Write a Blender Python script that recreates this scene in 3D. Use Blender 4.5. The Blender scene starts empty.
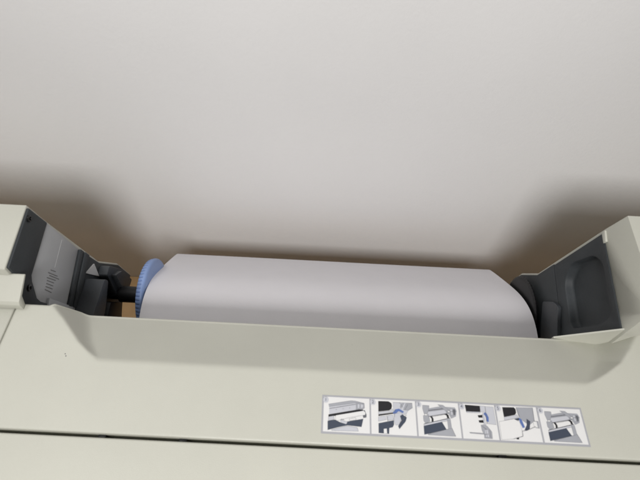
import bpy, bmesh, math, random
from mathutils import Vector, Matrix
random.seed(4)
scene = bpy.context.scene
COL = scene.collection
PI = math.pi

# ------------------------------------------------------------------ camera
CAM_H = 1.43
p, ro = math.radians(55.0), math.radians(2.9)
F = Vector((0, math.cos(p), -math.sin(p)))
R = Vector((1, 0, 0))
D = F.cross(R)
R2 = R*math.cos(ro) - D*math.sin(ro)
D2 = R*math.sin(ro) + D*math.cos(ro)
cd = bpy.data.cameras.new("camera")
cam = bpy.data.objects.new("camera", cd)
COL.objects.link(cam)
m = Matrix((R2, -D2, -F)).transposed().to_4x4()
m.translation = Vector((0, 0, CAM_H))
cam.matrix_world = m
cd.sensor_width = 36
cd.lens = 481/640*36
cd.clip_start = 0.02
cd.clip_end = 50
cd.dof.use_dof = True
cd.dof.focus_distance = 0.74
cd.dof.aperture_fstop = 9.0
scene.camera = cam

# ------------------------------------------------------------------ world, lamps, exposure
w = bpy.data.worlds.new("World")
scene.world = w
w.use_nodes = True
bg = w.node_tree.nodes['Background']
bg.inputs[0].default_value = (1.0, 0.82, 0.66, 1)
bg.inputs[1].default_value = 0.028
scene.view_settings.view_transform = 'Standard'
scene.view_settings.look = 'None'
scene.view_settings.exposure = 0.0
scene.view_settings.gamma = 1.0


def area(name, loc, target, sx, sy, power, col):
    l = bpy.data.lights.new(name, 'AREA')
    l.shape = 'RECTANGLE'
    l.size, l.size_y, l.energy, l.color = sx, sy, power, col
    o = bpy.data.objects.new(name, l)
    COL.objects.link(o)
    o.location = loc
    o.rotation_euler = (Vector(target)-Vector(loc)).to_track_quat('-Z', 'Y').to_euler()
    return o


area("ceiling_lamp_near", (0.0, -0.75, 2.07), (0, 0.35, 0.8), 0.5, 0.38, 22.8, (1.0, 0.98, 0.965))
area("ceiling_lamp_far", (-0.75, 0.26, 2.30), (-0.4, 0.2, 0.9), 0.5, 0.4, 4.6, (1.0, 1.0, 0.99))


# ------------------------------------------------------------------ materials
def mat(name, col, rough=0.5, spec=0.5, var=0.03, scale=40, bump=0.0, bscale=600, coat=0.0, spots=None, metal=0.0):
    mm = bpy.data.materials.new(name)
    mm.use_nodes = True
    nt = mm.node_tree
    N, L = nt.nodes, nt.links
    b = N['Principled BSDF']
    b.inputs['Roughness'].default_value = rough
    b.inputs['Specular IOR Level'].default_value = spec
    b.inputs['Coat Weight'].default_value = coat
    b.inputs['Metallic'].default_value = metal
    tc = N.new('ShaderNodeTexCoord')
    n = N.new('ShaderNodeTexNoise')
    n.inputs['Scale'].default_value = scale
    n.inputs['Detail'].default_value = 5
    L.new(tc.outputs['Object'], n.inputs['Vector'])
    r = N.new('ShaderNodeValToRGB')
    r.color_ramp.elements[0].position = 0.3
    r.color_ramp.elements[1].position = 0.7
    r.color_ramp.elements[0].color = tuple(c*(1-var) for c in col)+(1,)
    r.color_ramp.elements[1].color = tuple(min(1, c*(1+var)) for c in col)+(1,)
    L.new(n.outputs['Fac'], r.inputs['Fac'])
    out = r.outputs['Color']
    if spots:                       # sparse grime specks
        v = N.new('ShaderNodeTexVoronoi')
        v.inputs['Scale'].default_value = spots[0]
        L.new(tc.outputs['Object'], v.inputs['Vector'])
        cr = N.new('ShaderNodeValToRGB')
        cr.color_ramp.elements[0].position = spots[1]
        cr.color_ramp.elements[0].color = (1, 1, 1, 1)
        cr.color_ramp.elements[1].position = spots[1]+0.03
        cr.color_ramp.elements[1].color = (0, 0, 0, 1)
        L.new(v.outputs['Distance'], cr.inputs['Fac'])
        n2 = N.new('ShaderNodeTexNoise')
        n2.inputs['Scale'].default_value = spots[0]*0.37
        L.new(tc.outputs['Object'], n2.inputs['Vector'])
        gt = N.new('ShaderNodeMath')
        gt.operation = 'GREATER_THAN'
        gt.inputs[1].default_value = 0.62
        L.new(n2.outputs['Fac'], gt.inputs[0])
        mu = N.new('ShaderNodeMath')
        mu.operation = 'MULTIPLY'
        L.new(cr.outputs['Color'], mu.inputs[0])
        L.new(gt.outputs[0], mu.inputs[1])
        mu2 = N.new('ShaderNodeMath')
        mu2.operation = 'MULTIPLY'
        mu2.inputs[1].default_value = spots[2]
        L.new(mu.outputs[0], mu2.inputs[0])
        mx = N.new('ShaderNodeMix')
        mx.data_type = 'RGBA'
        L.new(mu2.outputs[0], mx.inputs['Factor'])
        L.new(out, mx.inputs['A'])
        mx.inputs['B'].default_value = tuple(c*0.45 for c in col)+(1,)
        out = mx.outputs['Result']
    L.new(out, b.inputs['Base Color'])
    if bump:
        bn = N.new('ShaderNodeTexNoise')
        bn.inputs['Scale'].default_value = bscale
        bn.inputs['Detail'].default_value = 3
        L.new(tc.outputs['Object'], bn.inputs['Vector'])
        bp = N.new('ShaderNodeBump')
        bp.inputs['Strength'].default_value = bump
        bp.inputs['Distance'].default_value = 0.001
        L.new(bn.outputs['Fac'], bp.inputs['Height'])
        L.new(bp.outputs['Normal'], b.inputs['Normal'])
    return mm


M = dict(
    shell=mat('ivory_plastic', (0.50, 0.50, 0.438), 0.40, 0.5, 0.04, 7, 0.22, 1300, spots=(42, 0.035, 0.35)),
    dark=mat('charcoal_plastic', (0.033, 0.038, 0.042), 0.6, 0.4, 0.10, 30, 0.3, 900),
    slate=mat('slate_plastic', (0.045, 0.050, 0.056), 0.42, 0.45, 0.08, 30, 0.3, 900),
    black=mat('black_plastic', (0.008, 0.008, 0.009), 0.45, 0.4, 0.1, 30),
    sheet=mat('grey_sheet_metal', (0.38, 0.39, 0.405), 0.42, 0.5, 0.04, 18, 0.15, 500),
    sheet_l=mat('pale_sheet_metal', (0.55, 0.55, 0.55), 0.4, 0.5, 0.04, 18),
    slit=mat('slit_black', (0.15, 0.15, 0.15), 0.7),
    blue=mat('blue_plastic', (0.21, 0.30, 0.54), 0.4, 0.5, 0.06, 40, 0.1, 500),
    paper=mat('white_paper', (0.71, 0.695, 0.72), 0.85, 0.2, 0.012, 25, 0.12, 350),
    core=mat('cardboard', (0.35, 0.24, 0.13), 0.8),
    wall=mat('white_wall_paint', (0.82, 0.815, 0.815), 0.7, 0.25, 0.02, 3, 0.26, 190),
    wood=mat('tan_wood', (0.80, 0.53, 0.27), 0.5, 0.4, 0.12, 14),
    screw=mat('screw_black', (0.004, 0.004, 0.004), 0.35),
    rim=mat('grey_screw', (0.10, 0.10, 0.11), 0.35),
    s_border=mat('label_grey', (0.36, 0.365, 0.39), 0.4, 0.5, 0.02),
    s_white=mat('label_white', (0.70, 0.70, 0.695), 0.35, 0.5, 0.01),
    s_grey=mat('label_mid_grey', (0.33, 0.34, 0.37), 0.4),
    s_lgrey=mat('label_light_grey', (0.50, 0.51, 0.55), 0.4),
    s_dgrey=mat('label_dark_grey', (0.12, 0.125, 0.14), 0.4),
    s_navy=mat('label_navy', (0.05, 0.062, 0.09), 0.4),
    s_black=mat('label_black', (0.015, 0.015, 0.018), 0.4),
    s_blue=mat('label_blue', (0.10, 0.16, 0.38), 0.4),
)


# ------------------------------------------------------------------ helpers
def empty(name, loc, label, cat, group=None):
    o = bpy.data.objects.new(name, None)
    COL.objects.link(o)
    o.location = loc
    o.empty_display_size = 0.05
    o['label'] = label
    o['category'] = cat
    if group:
        o['group'] = group
    return o


def world_loc(o):
    v = Vector(o.location)
    while o.parent:
        o = o.parent
        v += Vector(o.location)
    return v


def link(name, bm, material, parent=None, smooth=True, angle=35, origin=None):
    """bm holds world coordinates; the object is put at its own centre"""
    bmesh.ops.recalc_face_normals(bm, faces=bm.faces)
    cos = [v.co for v in bm.verts]
    if origin is None:
        origin = Vector([(min(c[i] for c in cos)+max(c[i] for c in cos))/2 for i in range(3)])
    origin = Vector(origin)
    bmesh.ops.translate(bm, verts=bm.verts, vec=-origin)
    for f in bm.faces:
        f.smooth = smooth
    if smooth:
        for e in bm.edges:
            if len(e.link_faces) == 2 and e.calc_face_angle(0) > math.radians(angle):
                e.smooth = False
    me = bpy.data.meshes.new(name)
    bm.to_mesh(me)
    bm.free()
    for mm in (material if isinstance(material, (list, tuple)) else [material]):
        me.materials.append(mm)
    o = bpy.data.objects.new(name, me)
    COL.objects.link(o)
    if parent:
        o.parent = parent
        o.location = origin - world_loc(parent)
    else:
        o.location = origin
    return o


def prism(bm, poly, x0, x1, bev=0.0, seg=2):
    """YZ polygon extruded along X"""
    t = bmesh.new()
    a = [t.verts.new((x0, y, z)) for y, z in poly]
    b = [t.verts.new((x1, y, z)) for y, z in poly]
    t.faces.new(a)
    t.faces.new(b[::-1])
    n = len(poly)
    for i in range(n):
        t.faces.new((a[i], b[i], b[(i+1) % n], a[(i+1) % n]))
    bmesh.ops.recalc_face_normals(t, faces=t.faces)
    if bev:
        bmesh.ops.bevel(t, geom=t.edges[:], offset=bev, segments=seg, profile=0.5, affect='EDGES', clamp_overlap=True)
    merge(bm, t)


def merge(bm, t):
    me = bpy.data.meshes.new('tmp')
    t.to_mesh(me)
    t.free()
    bm.from_mesh(me)
    bpy.data.meshes.remove(me)


def box(bm, x0, x1, y0, y1, z0, z1, bev=0.0, seg=2):
    prism(bm, [(y0, z0), (y1, z0), (y1, z1), (y0, z1)], x0, x1, bev, seg)


def lathe_x(bm, prof, cy, cz, n=96, gear=None):
    """profile [(x, r)] turned round the X axis; gear=(teeth, depth) for marked points"""
    rings = []
    for (x, r, *g) in prof:
        ring = []
        for k in range(n):
            a = 2*PI*k/n
            rr = r
            if g and gear:
                rr = r - (gear[1]*g[0] if (k % gear[0]) == 0 else 0)
            ring.append(bm.verts.new((x, cy+rr*math.cos(a), cz+rr*math.sin(a))))
        rings.append(ring)
    for i in range(len(rings)-1):
        for k in range(n):
            bm.faces.new((rings[i][k], rings[i][(k+1) % n], rings[i+1][(k+1) % n], rings[i+1][k]))
    bm.faces.new(rings[0][::-1])
    bm.faces.new(rings[-1])


def round_poly(poly, r, seg=5):
    out = []
    n = len(poly)
    rs = r if isinstance(r, (list, tuple)) else [r]*n
    for i in range(n):
        P = Vector(poly[i]); A = Vector(poly[i-1]); B = Vector(poly[(i+1) % n])
        da, db = (A-P), (B-P)
        rr = min(rs[i], da.length*0.45, db.length*0.45)
        if rr < 1e-6:
            out.append(tuple(P)); continue
        a, b = P+da.normalized()*rr, P+db.normalized()*rr
        for k in range(seg+1):
            t = k/seg
            q = a*(1-t)**2 + P*2*t*(1-t) + b*t*t
            out.append((q.x, q.y))
    return out


def structure(o):
    o['kind'] = 'structure'
    return o


# ------------------------------------------------------------------ setting: wall and floor
FLOOR = 0.373
bm = bmesh.new()
box(bm, -2.6, 2.6, 0.60, 0.72, FLOOR-0.02, 2.4)
structure(link('wall', bm, M['wall']))
bm = bmesh.new()
box(bm, -2.6, 2.6, -0.8, 0.599, FLOOR-0.04, FLOOR)
structure(link('floor', bm, M['wood']))

# ------------------------------------------------------------------ the plotter
P = empty('plotter', (0, 0.05, FLOOR),
          'wide ivory plastic roll plotter with charcoal bays, seen from above against the white wall', 'printer')
TOP = 0.93


def sstep(t):
    t = max(0.0, min(1.0, t))
    return t*t*(3-2*t)


def smin(a, b, k):
    h = max(k-abs(a-b), 0)/k
    return min(a, b)-h*h*k*0.25


def line_dist(px, py, pts):
    """signed distance (positive to the right of the polyline, walking it)"""
    best = None
    for (ax, ay), (bx, by) in zip(pts[:-1], pts[1:]):
        dx, dy = bx-ax, by-ay
        L2 = dx*dx+dy*dy
        t = max(0, min(1, ((px-ax)*dx+(py-ay)*dy)/L2))
        qx, qy = ax+dx*t, ay+dy*t
        d = math.hypot(px-qx, py-qy)
        s = dx*(py-ay)-dy*(px-ax)
        if best is None or d < best[0]:
            best = (d, -1 if s > 0 else 1)
    return best[0]*best[1]


LB = [(-0.200, 0.140), (-0.236, 0.183), (-0.258, 0.200), (-0.285, 0.2275), (-0.302, 0.243), (-0.325, 0.262)]
RB = [(0.402, 0.300), (0.3715, 0.2490), (0.354, 0.225), (0.338, 0.207), (0.3215, 0.196), (0.298, 0.181), (0.255, 0.150)]


def scoop(x, y):
    d1 = (y-0.180)*0.65
    d2 = line_dist(x, y, LB)*2.4
    d3 = line_dist(x, y, RB)*2.1
    d = smin(smin(d1, d2, 0.008), d3, 0.010)
    d = smin(d, 0.080, 0.002)
    k = 0.0022
    h = max(k-abs(d), 0)/k
    return max(d, 0)+h*h*k*0.25


def top_cover():
    bm = bmesh.new()
    nx, ny = 420, 96
    x0, x1, y0, y1 = -0.3405, 0.3755, 0.1065, 0.2415
    rows = []
    r = 0.0016

    def back(x):                    # the rear lip bows back where the scoop is deep
        t = max(0.0, min(1.0, (x+0.304)/0.018, (0.374-x)/0.026))
        return 0.2415+0.0110*t
    for i in range(nx+1):
        x = x0+(x1-x0)*i/nx
        ex = min(x-x0, x1-x)
        row = []
        zf = TOP
        y1 = back(x)
        row.append((x, y0, zf-0.03))
        for a in range(5):
            t = PI/2*a/4
            row.append((x, y0+r*(1-math.cos(t)), zf-r*(1-math.sin(t))))
        for j in range(1, ny):
            y = y0+r+(y1-0.003-y0-r)*j/ny
            row.append((x, y, TOP-scoop(x, y)))
        zb = TOP-scoop(x, y1-0.003)
        for a in range(7):
            t = PI/2*a/6
            row.append((x, y1-0.003+0.003*math.sin(t), zb-0.003*(1-math.cos(t))))
        row.append((x, y1, zb-0.012))
        row.append((x, y1-0.003, zb-0.013))
        row.append((x, y1-0.003, 0.79))
        if ex < 0.0015:
            dz = 0.0015*(1-math.sqrt(max(0, 1-(1-ex/0.0015)**2)))
            row = [(a_, b_, c_-dz) for a_, b_, c_ in row]
        rows.append([bm.verts.new(c) for c in row])
    for i in range(nx):
        for j in range(len(rows[0])-1):
            bm.faces.new((rows[i][j], rows[i+1][j], rows[i+1][j+1], rows[i][j+1]))
    # side skirts
    for rw in (rows[0], rows[-1]):
        low = [bm.verts.new((v.co.x, v.co.y, 0.79)) for v in rw]
        for j in range(len(rw)-1):
            try:
                bm.faces.new((rw[j], rw[j+1], low[j+1], low[j]))
            except ValueError:
                pass
    return link('top_cover', bm, M['shell'], P, angle=50)


tcov = top_cover()

# side pieces of the cover, flush with it behind a hairline seam
for s, xa, xb in ((-1, -0.52, -0.3414), (1, 0.3764, 0.52)):
    bm = bmesh.new()
    if s < 0:
        box(bm, xa, xb, 0.1065, 0.2415, 0.80, TOP, 0.0016, 3)
    else:
        box(bm, xa, xb, 0.1065, 0.2415, 0.80, TOP, 0.0016, 3)
    link('cover_end', bm, M['shell'], P)

# front cover beyond the groove
bm = bmesh.new()
prof = [(0.1028, 0.80)]
for a in range(6):
    t = PI/2*a/5
    prof.append((0.1028-0.0022*(1-math.cos(t)), TOP-0.0006-0.0022*(1-math.sin(t))))
prof += [(0.04, TOP-0.0012), (-0.04, TOP-0.004), (-0.10, TOP-0.010), (-0.16, TOP-0.024), (-0.20, TOP-0.05), (-0.215, TOP-0.09), (-0.215, 0.80)]
prism(bm, prof, -0.52, 0.52)
link('front_cover', bm, M['shell'], P, angle=30)
# tiny latch tabs bridging the groove
for gx in (-0.205, -0.125, 0.191):
    bm = bmesh.new()
    box(bm, gx-0.004, gx+0.004, 0.1030, 0.1062, 0.915, 0.9245, 0.0005)
    link('latch_tab', bm, M['black'], P)

# body under the covers, hidden rear face made ivory to bounce light onto the paper
bm = bmesh.new()
box(bm, -0.50, 0.50, -0.19, 0.2365, 0.55, 0.83)
link('body', bm, M['shell'], P)
bm = bmesh.new()
for sx in (-1, 1):
    bm = bmesh.new()
    box(bm, sx*0.46-0.03, sx*0.46+0.03, -0.14, 0.20, FLOOR+0.0005, 0.5495, 0.003)
    link('foot', bm, M['dark'], P)

# two small screw dots on the cover
for q in ((-0.2665, 0.1845), (-0.2650, 0.1822)):
    bm = bmesh.new()
    bmesh.ops.create_cone(bm, segments=12, radius1=0.0006, radius2=0.0005, depth=0.0004, cap_ends=True)
    bmesh.ops.translate(bm, verts=bm.verts, vec=(q[0], q[1], TOP+0.0002))
    link('fixing_dot', bm, M['rim'], P)

# ------------------------------------------------------------------ side arms
L_edge = [(0.3408, 0.9803), (0.3496, 0.9396), (0.3896, 0.780), (0.425, 0.717), (0.439, 0.660)]
R_edge = [(0.3500, 1.0050), (0.3622, 0.9629), (0.4080, 0.7805), (0.4396, 0.728), (0.451, 0.6814)]


def offset_edge(e, d):
    out = []
    for i, q in enumerate(e):
        a = Vector(e[max(0, i-1)]); b = Vector(e[min(len(e)-1, i+1)])
        t = (b-a).normalized()
        out.append((q[0]-t.y*d, q[1]+t.x*d))
    return out


# left arm
LA_top = [(0.2450, 0.9300), (0.2470, 0.9350), (0.2630, 0.9500), (0.2634, 0.9665)]
poly = LA_top + offset_edge(L_edge, 0.0028) + [(0.425, 0.652), (0.388, 0.657), (0.366, 0.642), (0.345, 0.60), (0.34, 0.51), (0.242, 0.51), (0.242, 0.9)]
bm = bmesh.new()
prism(bm, poly, -0.78, -0.3462, 0.0016, 3)
# thicker front shoulder of the arm, reaching a little inwards over the bay
sh = [(0.2335, 0.9310), (0.2335, 0.9400), (0.2360, 0.9440), (0.2640, 0.9545), (0.2660, 0.9540), (0.2660, 0.9525), (0.2440, 0.9430), (0.2390, 0.9310)]
prism(bm, sh, -0.78, -0.3300, 0.0005, 2)
prism(bm, [(0.2425, 0.9290), (0.2425, 0.9440), (0.2660, 0.9520), (0.2660, 0.9290)], -0.78, -0.3465, 0)
armL = link('side_arm', bm, M['shell'], P)
armL['label'] = 'ivory side arm with grey sheet metal lining and screws'

XL = -0.3462
bm = bmesh.new()
dk = [(0.3400, 0.9790), (0.3496, 0.9380), (0.2819, 0.9237), (0.2765, 0.9180), (0.2709, 0.9066), (0.2655, 0.8960),
      (0.2660, 0.8860), (0.2705, 0.8725), (0.2667, 0.8670), (0.242, 0.860), (0.242, 0.943), (0.2665, 0.9515), (0.2665, 0.9655)]
prism(bm, dk, XL, XL+0.0034, 0.0006)
dp = link('dark_bracket', bm, M['dark'], armL)
bm = bmesh.new()
gp = [(0.3496, 0.9390), (0.3697, 0.8491), (0.2913, 0.8247), (0.24, 0.812), (0.24, 0.915)]
prism(bm, gp, XL, XL+0.0018, 0.0004)
gpo = link('metal_lining', bm, M['sheet'], armL)
# bent foot strip of the lining
bm = bmesh.new()
prism(bm, [(0.2775, 0.8740), (0.3005, 0.7990), (0.245, 0.78), (0.242, 0.862)], XL+0.0018, XL+0.0052, 0.0006)
link('lining_foot', bm, M['sheet'], armL)
# stamped slits and the scribed line
sl = [((.3092, .8907), (.3136, .8791)), ((.3037, .8936), (.3112, .8716)), ((.3022, .8886), (.3100, .8658)), ((.2973, .8918), (.3047, .8716)),
      ((.2944, .8894), (.3000, .8731)), ((.2908, .8879), (.2961, .8721)), ((.2870, .8868), (.2922, .8711)), ((.2833, .8858), (.2875, .8702))]
for a, b in sl:
    bm = bmesh.new()
    a, b = Vector(a), Vector(b)
    n = Vector((-(b-a).y, (b-a).x)).normalized()*0.00045
    prism(bm, [tuple(a-n), tuple(b-n), tuple(b+n), tuple(a+n)], XL+0.0018, XL+0.00215)
    link('slit', bm, M['slit'], armL)
bm = bmesh.new()
a, b = Vector((.3543, .8937)), Vector((.3169, .8843))
n = Vector((-(b-a).y, (b-a).x)).normalized()*0.00016
prism(bm, [tuple(a-n), tuple(b-n), tuple(b+n), tuple(a+n)], XL+0.0018, XL+0.0020)
link('scribed_line', bm, M['sheet_l'], armL)
# screws on the bracket
for cy, cz in ((0.3300, 0.9722), (0.2672, 0.9190)):
    bm = bmesh.new()
    lathe_x(bm, [(XL+0.0034, 0.0040), (XL+0.0050, 0.0040), (XL+0.0056, 0.0034), (XL+0.0056, 0.0022), (XL+0.0040, 0.0018)], cy, cz, 24)
    link('screw', bm, M['screw'], armL)
# rear dark lining, rail and facet
bm = bmesh.new()
dl = [(0.3697, 0.8480), (0.3896, 0.780), (0.425, 0.717), (0.439, 0.660), (0.425, 0.655), (0.388, 0.660), (0.366, 0.645), (0.30, 0.60), (0.244, 0.58), (0.244, 0.810), (0.2913, 0.8240)]
prism(bm, dl, XL, XL+0.0020, 0.0005)
link('dark_lining', bm, M['dark'], armL)
bm = bmesh.new()
prism(bm, [(.3697, .8488), (.3722, .8390), (.2945, .8160), (.2913, .8247)], XL+0.002, XL+0.0055, 0.0007)
prism(bm, [(.3727, .8370), (.3761, .8237), (.3000, .8010), (.2953, .8140)], XL+0.002, XL+0.0070, 0.0007)
link('guide_rail', bm, M['dark'], armL)
bm = bmesh.new()
prism(bm, [(.3525, .8110), (.3775, .7975), (.3715, .7700)], XL+0.002, XL+0.004, 0.0004)
link('pale_facet', bm, M['sheet_l'], armL, smooth=False)
# spindle cradle and roller hook
bm = bmesh.new()
prism(bm, round_poly([(0.25, 0.806), (0.345, 0.809), (0.350, 0.797), (0.318, 0.778), (0.25, 0.76)], [0, .004, .004, .006, 0]), XL+0.002, -0.3130, 0.0035, 4)
link('spindle_cradle', bm, M['slate'], armL)
bm = bmesh.new()
prism(bm, round_poly([(0.372, 0.775), (0.388, 0.776), (0.412, 0.724), (0.419, 0.694), (0.396, 0.682), (0.365, 0.70)], [.004, .004, .004, .006, .01, .01]), XL+0.002, -0.3290, 0.0015, 3)
prism(bm, round_poly([(0.380, 0.762), (0.398, 0.745), (0.408, 0.700), (0.375, 0.70)], .003), -0.3290, -0.3215, 0.0015, 3)
link('roll_hook', bm, M['slate'], armL)
bm = bmesh.new()
prism(bm, [(0.25, 0.72), (0.345, 0.735), (0.366, 0.695), (0.345, 0.678), (0.30, 0.62), (0.25, 0.60)], XL+0.002, -0.328, 0.001)
link('cradle_base', bm, M['black'], armL)

# right arm
XR = 0.3500
poly = [(0.2400, 0.8800), (0.2400, 0.9850), (0.2470, 0.9930), (0.2550, 0.9970)] + offset_edge(R_edge, 0.0028) + \
       [(0.41, 0.62), (0.36, 0.55), (0.34, 0.51), (0.242, 0.51), (0.242, 0.9)]
bm = bmesh.new()
prism(bm, poly, XR, 0.78, 0.0018, 4)
armR = link('side_arm', bm, M['shell'], P)
armR['label'] = 'ivory side arm with charcoal lining and rounded pocket'
# ivory sill closing the gap between the lip and the lining
bm = bmesh.new()
q = [(0.294, 0.2532, 0.8835), (0.3580, 0.2424, 0.9425), (0.3580, 0.2432, 0.865), (0.294, 0.2545, 0.860)]
va = [bm.verts.new(c) for c in q]
vb = [bm.verts.new((c[0], c[1]+0.002, c[2])) for c in q]
bm.faces.new(va)
bm.faces.new(vb[::-1])
for i in range(4):
    bm.faces.new((va[i], vb[i], vb[(i+1) % 4], va[(i+1) % 4]))
link('sill', bm, M['shell'], armR)
# small ivory tab at the corner of the lining
bm = bmesh.new()
prism(bm, [(0.3622, 0.9640), (0.3640, 0.9575), (0.3560, 0.9550), (0.3500, 0.9535), (0.3490, 0.9590)], XR-0.0022, XR+0.001, 0.0003)
link('corner_tab', bm, M['shell'], armR)

# lining with the pocket
out = [(0.3622, 0.9560), (0.3925, 0.8350), (0.2955, 0.8080), (0.2465, 0.80), (0.2465, 0.9318), (0.3500, 0.9545)]
pk = [(0.3700, 0.8780), (0.3500, 0.9290), (0.3310, 0.9410), (0.2670, 0.9235), (0.2660, 0.9020), (0.2895, 0.8360), (0.2980, 0.8330), (0.3580, 0.8480)]
pkr = round_poly(pk, [.010, .012, .012, .008, .01, .008, .004, .012], 6)
bm = bmesh.new()
cx = sum(q[0] for q in pkr)/len(pkr); cz = sum(q[1] for q in pkr)/len(pkr)
levels = [(1.0, 0.0), (0.992, 0.0003), (0.984, 0.0012), (0.976, 0.0030), (0.966, 0.0065), (0.952, 0.0092), (0.93, 0.0108), (0.89, 0.0116), (0.4, 0.0118)]
rings = []
for sc, dx in levels:
    rings.append([bm.verts.new((XR-0.0018+dx, cx+(a-cx)*sc, cz+(b-cz)*sc)) for a, b in pkr])
n = len(pkr)
for i in range(len(rings)-1):
    for k in range(n):
        bm.faces.new((rings[i][k], rings[i][(k+1) % n], rings[i+1][(k+1) % n], rings[i+1][k]))
bm.faces.new(rings[-1])
# flat plate around the mouth: bridge to the outline by triangle fill
ov = [bm.verts.new((XR-0.0018, a, b)) for a, b in out]
oe = [bm.edges.new((ov[i], ov[(i+1) % len(ov)])) for i in range(len(ov))]
ie = [bm.edges.get((rings[0][k], rings[0][(k+1) % n])) for k in range(n)]
bmesh.ops.triangle_fill(bm, edges=oe+ie, use_beauty=True)
ov2 = [bm.verts.new((XR+0.0006, a, b)) for a, b in out]
for i in range(len(ov)):
    bm.faces.new((ov[i], ov[(i+1) % len(ov)], ov2[(i+1) % len(ov)], ov2[i]))
pocket = link('pocket_lining', bm, M['dark'], armR, angle=50)
# cut-out in the arm shell for the pocket's depth
cut = bmesh.new()
pc = [(cx+(a-cx)*1.03, cz+(b-cz)*1.03) for a, b in pkr]
prism(cut, pc, XR-0.02, XR+0.030)
co = link('pocket_cutter', cut, M['dark'])
md = armR.modifiers.new('pocket', 'BOOLEAN')
md.object = co
md.operation = 'DIFFERENCE'
md.solver = 'EXACT'
dg = bpy.context.evaluated_depsgraph_get()
me2 = bpy.data.meshes.new_from_object(armR.evaluated_get(dg))
armR.modifiers.clear()
armR.data = me2
bpy.data.objects.remove(co)

bm = bmesh.new()
rp = [(0.3945, 0.8340), (0.4080, 0.7805), (0.4396, 0.728), (0.451, 0.6814), (0.41, 0.65), (0.37, 0.56), (0.30, 0.5), (0.2465, 0.5), (0.2465, 0.795), (0.2960, 0.8055)]
prism(bm, rp, XR-0.0018, XR+0.0006, 0.0004)
link('dark_lining', bm, M['dark'], armR)
bm = bmesh.new()
prism(bm, round_poly([(0.25, 0.785), (0.293, 0.803), (0.330, 0.825), (0.3415, 0.816), (0.357, 0.787), (0.315, 0.755), (0.25, 0.73)], [0, 0, .004, .004, .004, .01, 0]), 0.3425, XR-0.0018, 0.0022, 4)
link('spindle_cradle', bm, M['slate'], armR)
bm = bmesh.new()
prism(bm, [(0.25, 0.70), (0.35, 0.70), (0.40, 0.66), (0.365, 0.60), (0.30, 0.52), (0.25, 0.52)], 0.342, XR-0.0018, 0.001)
link('cradle_base', bm, M['black'], armR)

# ------------------------------------------------------------------ instruction label on the cover
SZ = TOP+0.00015
bm = bmesh.new()
box(bm, 0.0105, 0.2783, 0.1166, 0.1546, TOP-0.0001, SZ+0.00012)
lab = link('instruction_label', bm, M['s_border'], P, smooth=False)
lab['label'] = 'long white and grey label with six numbered loading pictures'
CW = [(0.0124, 0.0592), (0.0608, 0.1062), (0.1078, 0.1506), (0.1522, 0.1880), (0.1896, 0.2313), (0.2331, 0.2766)]
CY0, CY1 = 0.1186, 0.1529


def flat(bm, pts, z, mi):
    vs = [bm.verts.new((a, b, z)) for a, b in pts]
    f = bm.faces.new(vs)
    f.material_index = mi
    if f.normal.z < 0:
        f.normal_flip()


MI = {'w': 0, 'l': 1, 'g': 2, 'd': 3, 'n': 4, 'k': 5, 'b': 6}
LM = [M['s_white'], M['s_lgrey'], M['s_grey'], M['s_dgrey'], M['s_navy'], M['s_black'], M['s_blue']]
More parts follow.
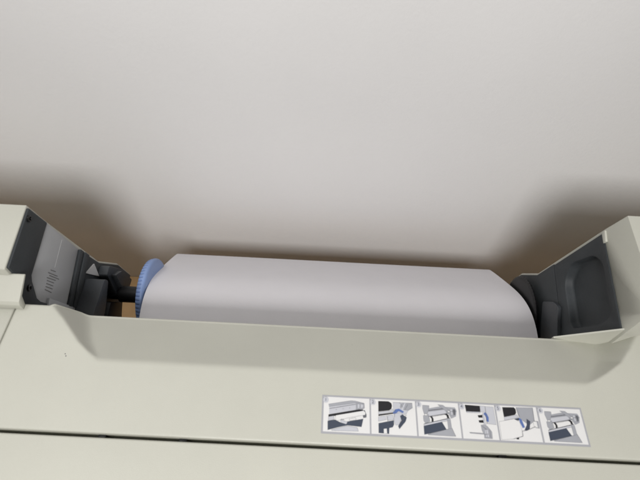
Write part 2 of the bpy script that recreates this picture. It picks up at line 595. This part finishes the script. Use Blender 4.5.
# drawings on a paper grid: (corner, width vector end, height vector end), then filled shapes and thin ink lines
scan = dict(
    a=((38, 60), (483, 88), (35, 398), [
        ('l', [(90, 150), (320, 112), (360, 120), (352, 195), (92, 235)]),
        ('g', [(85, 135), (300, 104), (345, 108), (430, 132), (345, 128), (90, 162)]),
        ('g', [(352, 126), (432, 134), (434, 180), (405, 200), (352, 196)]),
        ('l', [(365, 138), (388, 140), (386, 180), (366, 184)]), ('l', [(396, 140), (424, 144), (420, 176), (396, 182)]),
        ('k', [(85, 238), (380, 192), (420, 196), (415, 210), (160, 252), (85, 258)]),
        ('l', [(85, 260), (135, 252), (142, 288), (85, 298)]),
        ('n', [(78, 300), (150, 290), (210, 322), (262, 310), (420, 285), (402, 362), (265, 345), (180, 362), (80, 386)]),
        ('l', [(115, 385), (262, 350), (362, 368), (372, 402), (120, 392)]),
        ('d', [(405, 205), (435, 200), (452, 245), (450, 272), (420, 276)]),
        ('w', [(155, 248), (425, 206), (442, 226), (438, 248), (300, 268), (163, 300), (150, 275)]),
        ('l', [(200, 290), (268, 314), (256, 335), (204, 318)]), ('w', [(282, 285), (345, 272), (352, 292), (290, 302)]),
    ], [((155, 195), (162, 190)), ((222, 187), (230, 182)), ((285, 180), (292, 176)), ((92, 182), (350, 142)), ((205, 285), (235, 292))]),
    b=((20, 85), (470, 105), (25, 415), [
        ('k', [(95, 105), (200, 108), (228, 125), (235, 150), (228, 182), (205, 196), (95, 208)]),
        ('l', [(95, 212), (215, 198), (240, 180), (246, 212), (95, 232)]),
        ('k', [(95, 235), (245, 216), (245, 228), (95, 250)]),
        ('l', [(95, 258), (163, 248), (176, 284), (95, 300)]), ('l', [(172, 246), (238, 238), (250, 284), (186, 292)]),
        ('n', [(95, 318), (248, 290), (250, 330), (236, 355), (202, 362), (198, 416), (95, 408)]),
        ('w', [(146, 370), (176, 366), (180, 413), (146, 411)]),
        ('l', [(246, 118), (440, 125), (442, 172), (395, 200), (375, 232), (330, 238), (250, 212)]),
        ('g', [(330, 130), (360, 128), (322, 180), (318, 160)]), ('g', [(375, 130), (440, 128), (442, 170), (392, 196), (350, 190)]),
        ('b', [(243, 215), (268, 186), (305, 180), (352, 206), (345, 222), (300, 204), (272, 226), (246, 230)]),
        ('l', [(250, 230), (330, 215), (336, 242), (302, 330), (266, 336), (250, 300)]),
        ('n', [(336, 235), (380, 264), (366, 302), (302, 372), (290, 345), (325, 290), (312, 250)]),
    ], [((262, 190), (258, 260)), ((186, 250), (190, 330)), ((310, 120), (345, 170)), ((395, 140), (365, 190)), ((300, 330), (376, 240))]),
    c=((5, 55), (425, 75), (5, 400), [
        ('g', [(110, 130), (230, 108), (390, 118), (404, 150), (392, 208), (342, 230), (318, 182), (110, 212)]),
        ('l', [(110, 162), (296, 138), (298, 178), (110, 208)]),
        ('d', [(112, 146), (300, 122), (302, 130), (112, 154)]),
        ('l', [(340, 135), (362, 132), (362, 190), (345, 200)]), ('d', [(368, 135), (392, 138), (388, 190), (370, 200)]),
        ('g', [(65, 95), (130, 100), (128, 130), (102, 190), (76, 190), (62, 130)]),
        ('g', [(220, 90), (272, 95), (332, 150), (322, 174), (290, 150)]),
        ('g', [(64, 200), (118, 190), (128, 258), (80, 278), (64, 250)]),
        ('w', [(140, 215), (288, 190), (318, 224), (150, 262)]),
        ('k', [(126, 205), (152, 208), (164, 234), (162, 258), (142, 262), (146, 234)]),
        ('k', [(274, 184), (300, 180), (318, 196), (322, 226), (300, 224), (298, 202)]),
        ('l', [(64, 285), (330, 228), (330, 245), (64, 302)]),
        ('n', [(60, 302), (245, 262), (282, 335), (60, 386)]),
        ('g', [(300, 240), (332, 240), (336, 325), (302, 336)]),
        ('g', [(95, 382), (338, 324), (366, 402), (100, 388)]),
        ('w', [(78, 184), (102, 184), (102, 200), (78, 200)]), ('w', [(312, 154), (332, 152), (334, 168), (314, 170)]),
    ], [((64, 283), (330, 226)), ((112, 212), (318, 180)), ((338, 325), (366, 402)), ((340, 160), (400, 160))]),
    d=((5, 85), (355, 100), (15, 410), [
        ('k', [(60, 98), (210, 108), (210, 165), (66, 160)]), ('l', [(66, 162), (210, 166), (206, 176), (70, 172)]),
        ('l', [(212, 108), (262, 112), (262, 172), (212, 166)]),
        ('l', [(262, 114), (345, 118), (352, 285), (262, 275)]),
        ('w', [(228, 176), (250, 180), (262, 275), (238, 285)]),
        ('b', [(238, 182), (258, 168), (272, 182), (286, 218), (282, 260), (260, 256), (258, 212)]),
        ('k', [(178, 198), (224, 194), (224, 220), (186, 220)]), ('k', [(182, 245), (230, 242), (230, 268), (186, 266)]),
        ('l', [(224, 190), (240, 190), (250, 290), (232, 290)]),
        ('g', [(200, 290), (230, 285), (262, 300), (300, 350), (298, 412), (220, 408), (222, 380), (205, 340)]),
        ('g', [(80, 355), (215, 364), (215, 373), (85, 363)]),
        ('l', [(228, 330), (262, 330), (270, 400), (236, 400)]),
    ], [((262, 114), (262, 275)), ((210, 300), (250, 330)), ((225, 375), (265, 370)), ((280, 330), (282, 405)), ((240, 320), (250, 400))]),
    e=((20, 105), (420, 130), (40, 435), [
        ('k', [(85, 125), (200, 128), (216, 145), (218, 180), (205, 200), (92, 220)]),
        ('l', [(92, 222), (222, 200), (236, 225), (95, 252)]),
        ('g', [(222, 130), (385, 135), (385, 262), (330, 300), (250, 240), (236, 205)]),
        ('w', [(40, 262), (190, 240), (240, 268), (252, 345), (250, 402), (160, 425), (48, 430)]),
        ('n', [(186, 240), (235, 230), (245, 252), (225, 256)]),
        ('b', [(235, 225), (262, 245), (286, 320), (262, 326), (242, 272)]),
        ('n', [(312, 240), (345, 265), (330, 335), (300, 350), (278, 345), (305, 300)]),
        ('g', [(378, 264), (430, 266), (438, 332), (392, 326)]), ('w', [(370, 266), (408, 268), (412, 325), (378, 320)]),
        ('k', [(190, 415), (215, 413), (212, 430), (190, 428)]),
    ], [((255, 355), (300, 350)), ((300, 350), (390, 315)), ((160, 425), (255, 403)), ((255, 403), (255, 352)), ((385, 135), (385, 262)), ((222, 130), (244, 225))]),
)
scan['f'] = scan['c']


def inside_unit(q):
    return (min(0.985, max(0.015, q[0])), min(0.985, max(0.015, q[1])))


def ink_text(s, size, x, y, z, parent, name='numeral'):
    c = bpy.data.curves.new('t', 'FONT')
    c.body = s
    c.size = size
    c.align_x = 'CENTER'
    c.align_y = 'CENTER'
    t = bpy.data.objects.new('t', c)
    COL.objects.link(t)
    dgx = bpy.context.evaluated_depsgraph_get()
    me = bpy.data.meshes.new_from_object(t.evaluated_get(dgx))
    bpy.data.objects.remove(t)
    me.name = name
    b = bmesh.new()
    b.from_mesh(me)
    bmesh.ops.translate(b, verts=b.verts, vec=(x, y, z))
    bpy.data.meshes.remove(me)
    return b


for ci, key in enumerate('abcdef'):
    (tl, tr, bl, shapes, inks) = scan[key]
    xa, xb = CW[ci]
    ex, ey = (tr[0]-tl[0], tr[1]-tl[1]), (bl[0]-tl[0], bl[1]-tl[1])
    det = ex[0]*ey[1]-ex[1]*ey[0]

    def loc(q):
        dx, dy = q[0]-tl[0], q[1]-tl[1]
        s = (dx*ey[1]-dy*ey[0])/det
        t = (ex[0]*dy-ex[1]*dx)/det
        s, t = inside_unit((s, t))
        return xa+(xb-xa)*s, CY1-(CY1-CY0)*t
    bm = bmesh.new()
    z = SZ+0.00020
    flat(bm, [(xa, CY0), (xb, CY0), (xb, CY1), (xa, CY1)], z, 0)
    for k, (c, pts) in enumerate(shapes):
        flat(bm, [loc(q) for q in pts], z+0.00004+0.00002*k, MI[c])
        # fine dark outline of the drawing
        if c in 'lgw' and k > 0:
            P2 = [Vector(loc(q)) for q in pts]
            for i in range(len(P2)):
                a, b = P2[i], P2[(i+1) % len(P2)]
                if (b-a).length < 1e-5:
                    continue
                nn = Vector((-(b-a).y, (b-a).x)).normalized()*0.00009
                flat(bm, [tuple(a-nn), tuple(b-nn), tuple(b+nn), tuple(a+nn)], z+0.00005+0.00002*k, 3)
    for k, (a, b) in enumerate(inks):
        a, b = Vector(loc(a)), Vector(loc(b))
        nn = Vector((-(b-a).y, (b-a).x)).normalized()*0.00014
        flat(bm, [tuple(a-nn), tuple(b-nn), tuple(b+nn), tuple(a+nn)], z+0.0005, 3)
    link('picture', bm, LM, lab, smooth=False)
    # grey badge with its numeral at the upper left corner
    bx, by = xa+0.0019, CY1-0.0032
    bm = bmesh.new()
    vs = [(bx+0.0029*math.cos(2*PI*k/28), by+0.0029*math.sin(2*PI*k/28)) for k in range(28)]
    flat(bm, vs, z+0.00055, 1)
    t = ink_text(str(ci+1), 0.0046, bx, by, z+0.0006, lab)
    for f in t.faces:
        f.material_index = 4
    merge(bm, t)
    link('number_badge', bm, LM, lab, smooth=False)

# ------------------------------------------------------------------ spindle with its flanges
SY, SZC = 0.371, 0.715
spin = empty('roll_spindle', (0, SY, SZC), 'black spindle rod with a ribbed blue end flange holding the paper roll', 'spindle')
bm = bmesh.new()
lathe_x(bm, [(-0.3420, 0.009), (-0.326, 0.009), (-0.325, 0.0135), (0.330, 0.0135), (0.331, 0.008), (0.3480, 0.008)], SY, SZC, 40)
link('rod', bm, M['black'], spin)
bm = bmesh.new()
lathe_x(bm, [(x_-0.2662, r_-0.0032, *g_) for x_, r_, *g_ in ((-0.0130, 0.030), (-0.0138, 0.050), (-0.0138, 0.0595), (-0.0125, 0.0630, 1), (-0.0085, 0.0645, 1), (-0.0055, 0.0650),
        (-0.0035, 0.0648), (-0.0018, 0.0635), (-0.0008, 0.0610), (0.0, 0.056), (0.0, 0.030))], SY, SZC, 240, gear=(4, 0.0030))
link('blue_flange', bm, M['blue'], spin, angle=50)
bm = bmesh.new()
lathe_x(bm, [(0.3345, 0.030), (0.3345, 0.058), (0.3352, 0.0615), (0.3365, 0.0635, 1), (0.3385, 0.0625, 1), (0.3392, 0.059), (0.3392, 0.03)], SY, SZC, 240, gear=(4, 0.0009))
link('black_flange', bm, M['black'], spin, angle=50)

# ------------------------------------------------------------------ paper roll
roll = empty('paper_roll', (0.022, SY, SZC-0.05), 'wide roll of white paper with its loose sheet draped back over the spindle', 'paper roll')
X0, X1 = -0.2625, 0.3315
bm = bmesh.new()
lathe_x(bm, [(X0+0.001, 0.027), (X0+0.0005, 0.031), (X1-0.0005, 0.031), (X1-0.001, 0.027)], SY, SZC-0.003, 96)
link('wound_paper', bm, M['paper'], roll)
bm = bmesh.new()
lathe_x(bm, [(X0+0.0003, 0.018), (X0+0.0003, 0.027), (X1-0.0003, 0.027), (X1-0.0003, 0.018)], SY, SZC-0.003, 48)
link('cardboard_core', bm, M['core'], roll)
# loose sheet: smooth profile through these points (Y, Z)
key = [(0.246, 0.728), (0.275, 0.757), (0.300, 0.7685), (0.330, 0.7720), (0.360, 0.7650), (0.390, 0.7475), (0.419, 0.7235), (0.446, 0.6990), (0.474, 0.6730),
       (0.494, 0.6535), (0.4995, 0.6445), (0.4980, 0.6360), (0.488, 0.6320), (0.460, 0.6390), (0.425, 0.657), (0.400, 0.677)]


def catmull(pts, seg):
    out = []
    Pp = [Vector(q) for q in pts]
    Pp = [2*Pp[0]-Pp[1]]+Pp+[2*Pp[-1]-Pp[-2]]
    for i in range(1, len(Pp)-2):
        a, b, c, d = Pp[i-1:i+3]
        for k in range(seg):
            t = k/seg
            out.append(0.5*((2*b)+(c-a)*t+(2*a-5*b+4*c-d)*t*t+(3*b-a-3*c+d)*t**3))
    out.append(Pp[-2])
    return out


pr = catmull(key, 16)
for _ in range(60):
    pr = [pr[0]]+[(pr[i-1]+pr[i]*2+pr[i+1])/4 for i in range(1, len(pr)-1)]+[pr[-1]]
bm = bmesh.new()
nx = 60
th = 0.00025
grid = []
for side in (0, 1):
    g = []
    for i in range(nx+1):
        x = X0+(X1-X0)*i/nx
        u = i/nx
        row = []
        for j, q in enumerate(pr):
            a = pr[max(0, j-1)]; b = pr[min(len(pr)-1, j+1)]
            t = (b-a).normalized()
            nrm = Vector((-t.y, t.x))
            wv = 0.0006*math.sin(u*5.1+0.5)*math.sin(PI*min(1, j/200))**2
            off = wv+(th if side else -th)
            row.append(bm.verts.new((x-(0.0095-0.0055*u)*max(0, q.x-0.30)/0.2, q.x+nrm.x*off, q.y+nrm.y*off)))
        g.append(row)
    grid.append(g)
for g in grid:
    for i in range(nx):
        for j in range(len(pr)-1):
            bm.faces.new((g[i][j], g[i+1][j], g[i+1][j+1], g[i][j+1]))
for i in (0, nx):
    for j in range(len(pr)-1):
        bm.faces.new((grid[0][i][j], grid[0][i][j+1], grid[1][i][j+1], grid[1][i][j]))
for j in (0, len(pr)-1):
    for i in range(nx):
        bm.faces.new((grid[0][i][j], grid[0][i+1][j], grid[1][i+1][j], grid[1][i][j]))
link('loose_sheet', bm, M['paper'], roll, angle=60)
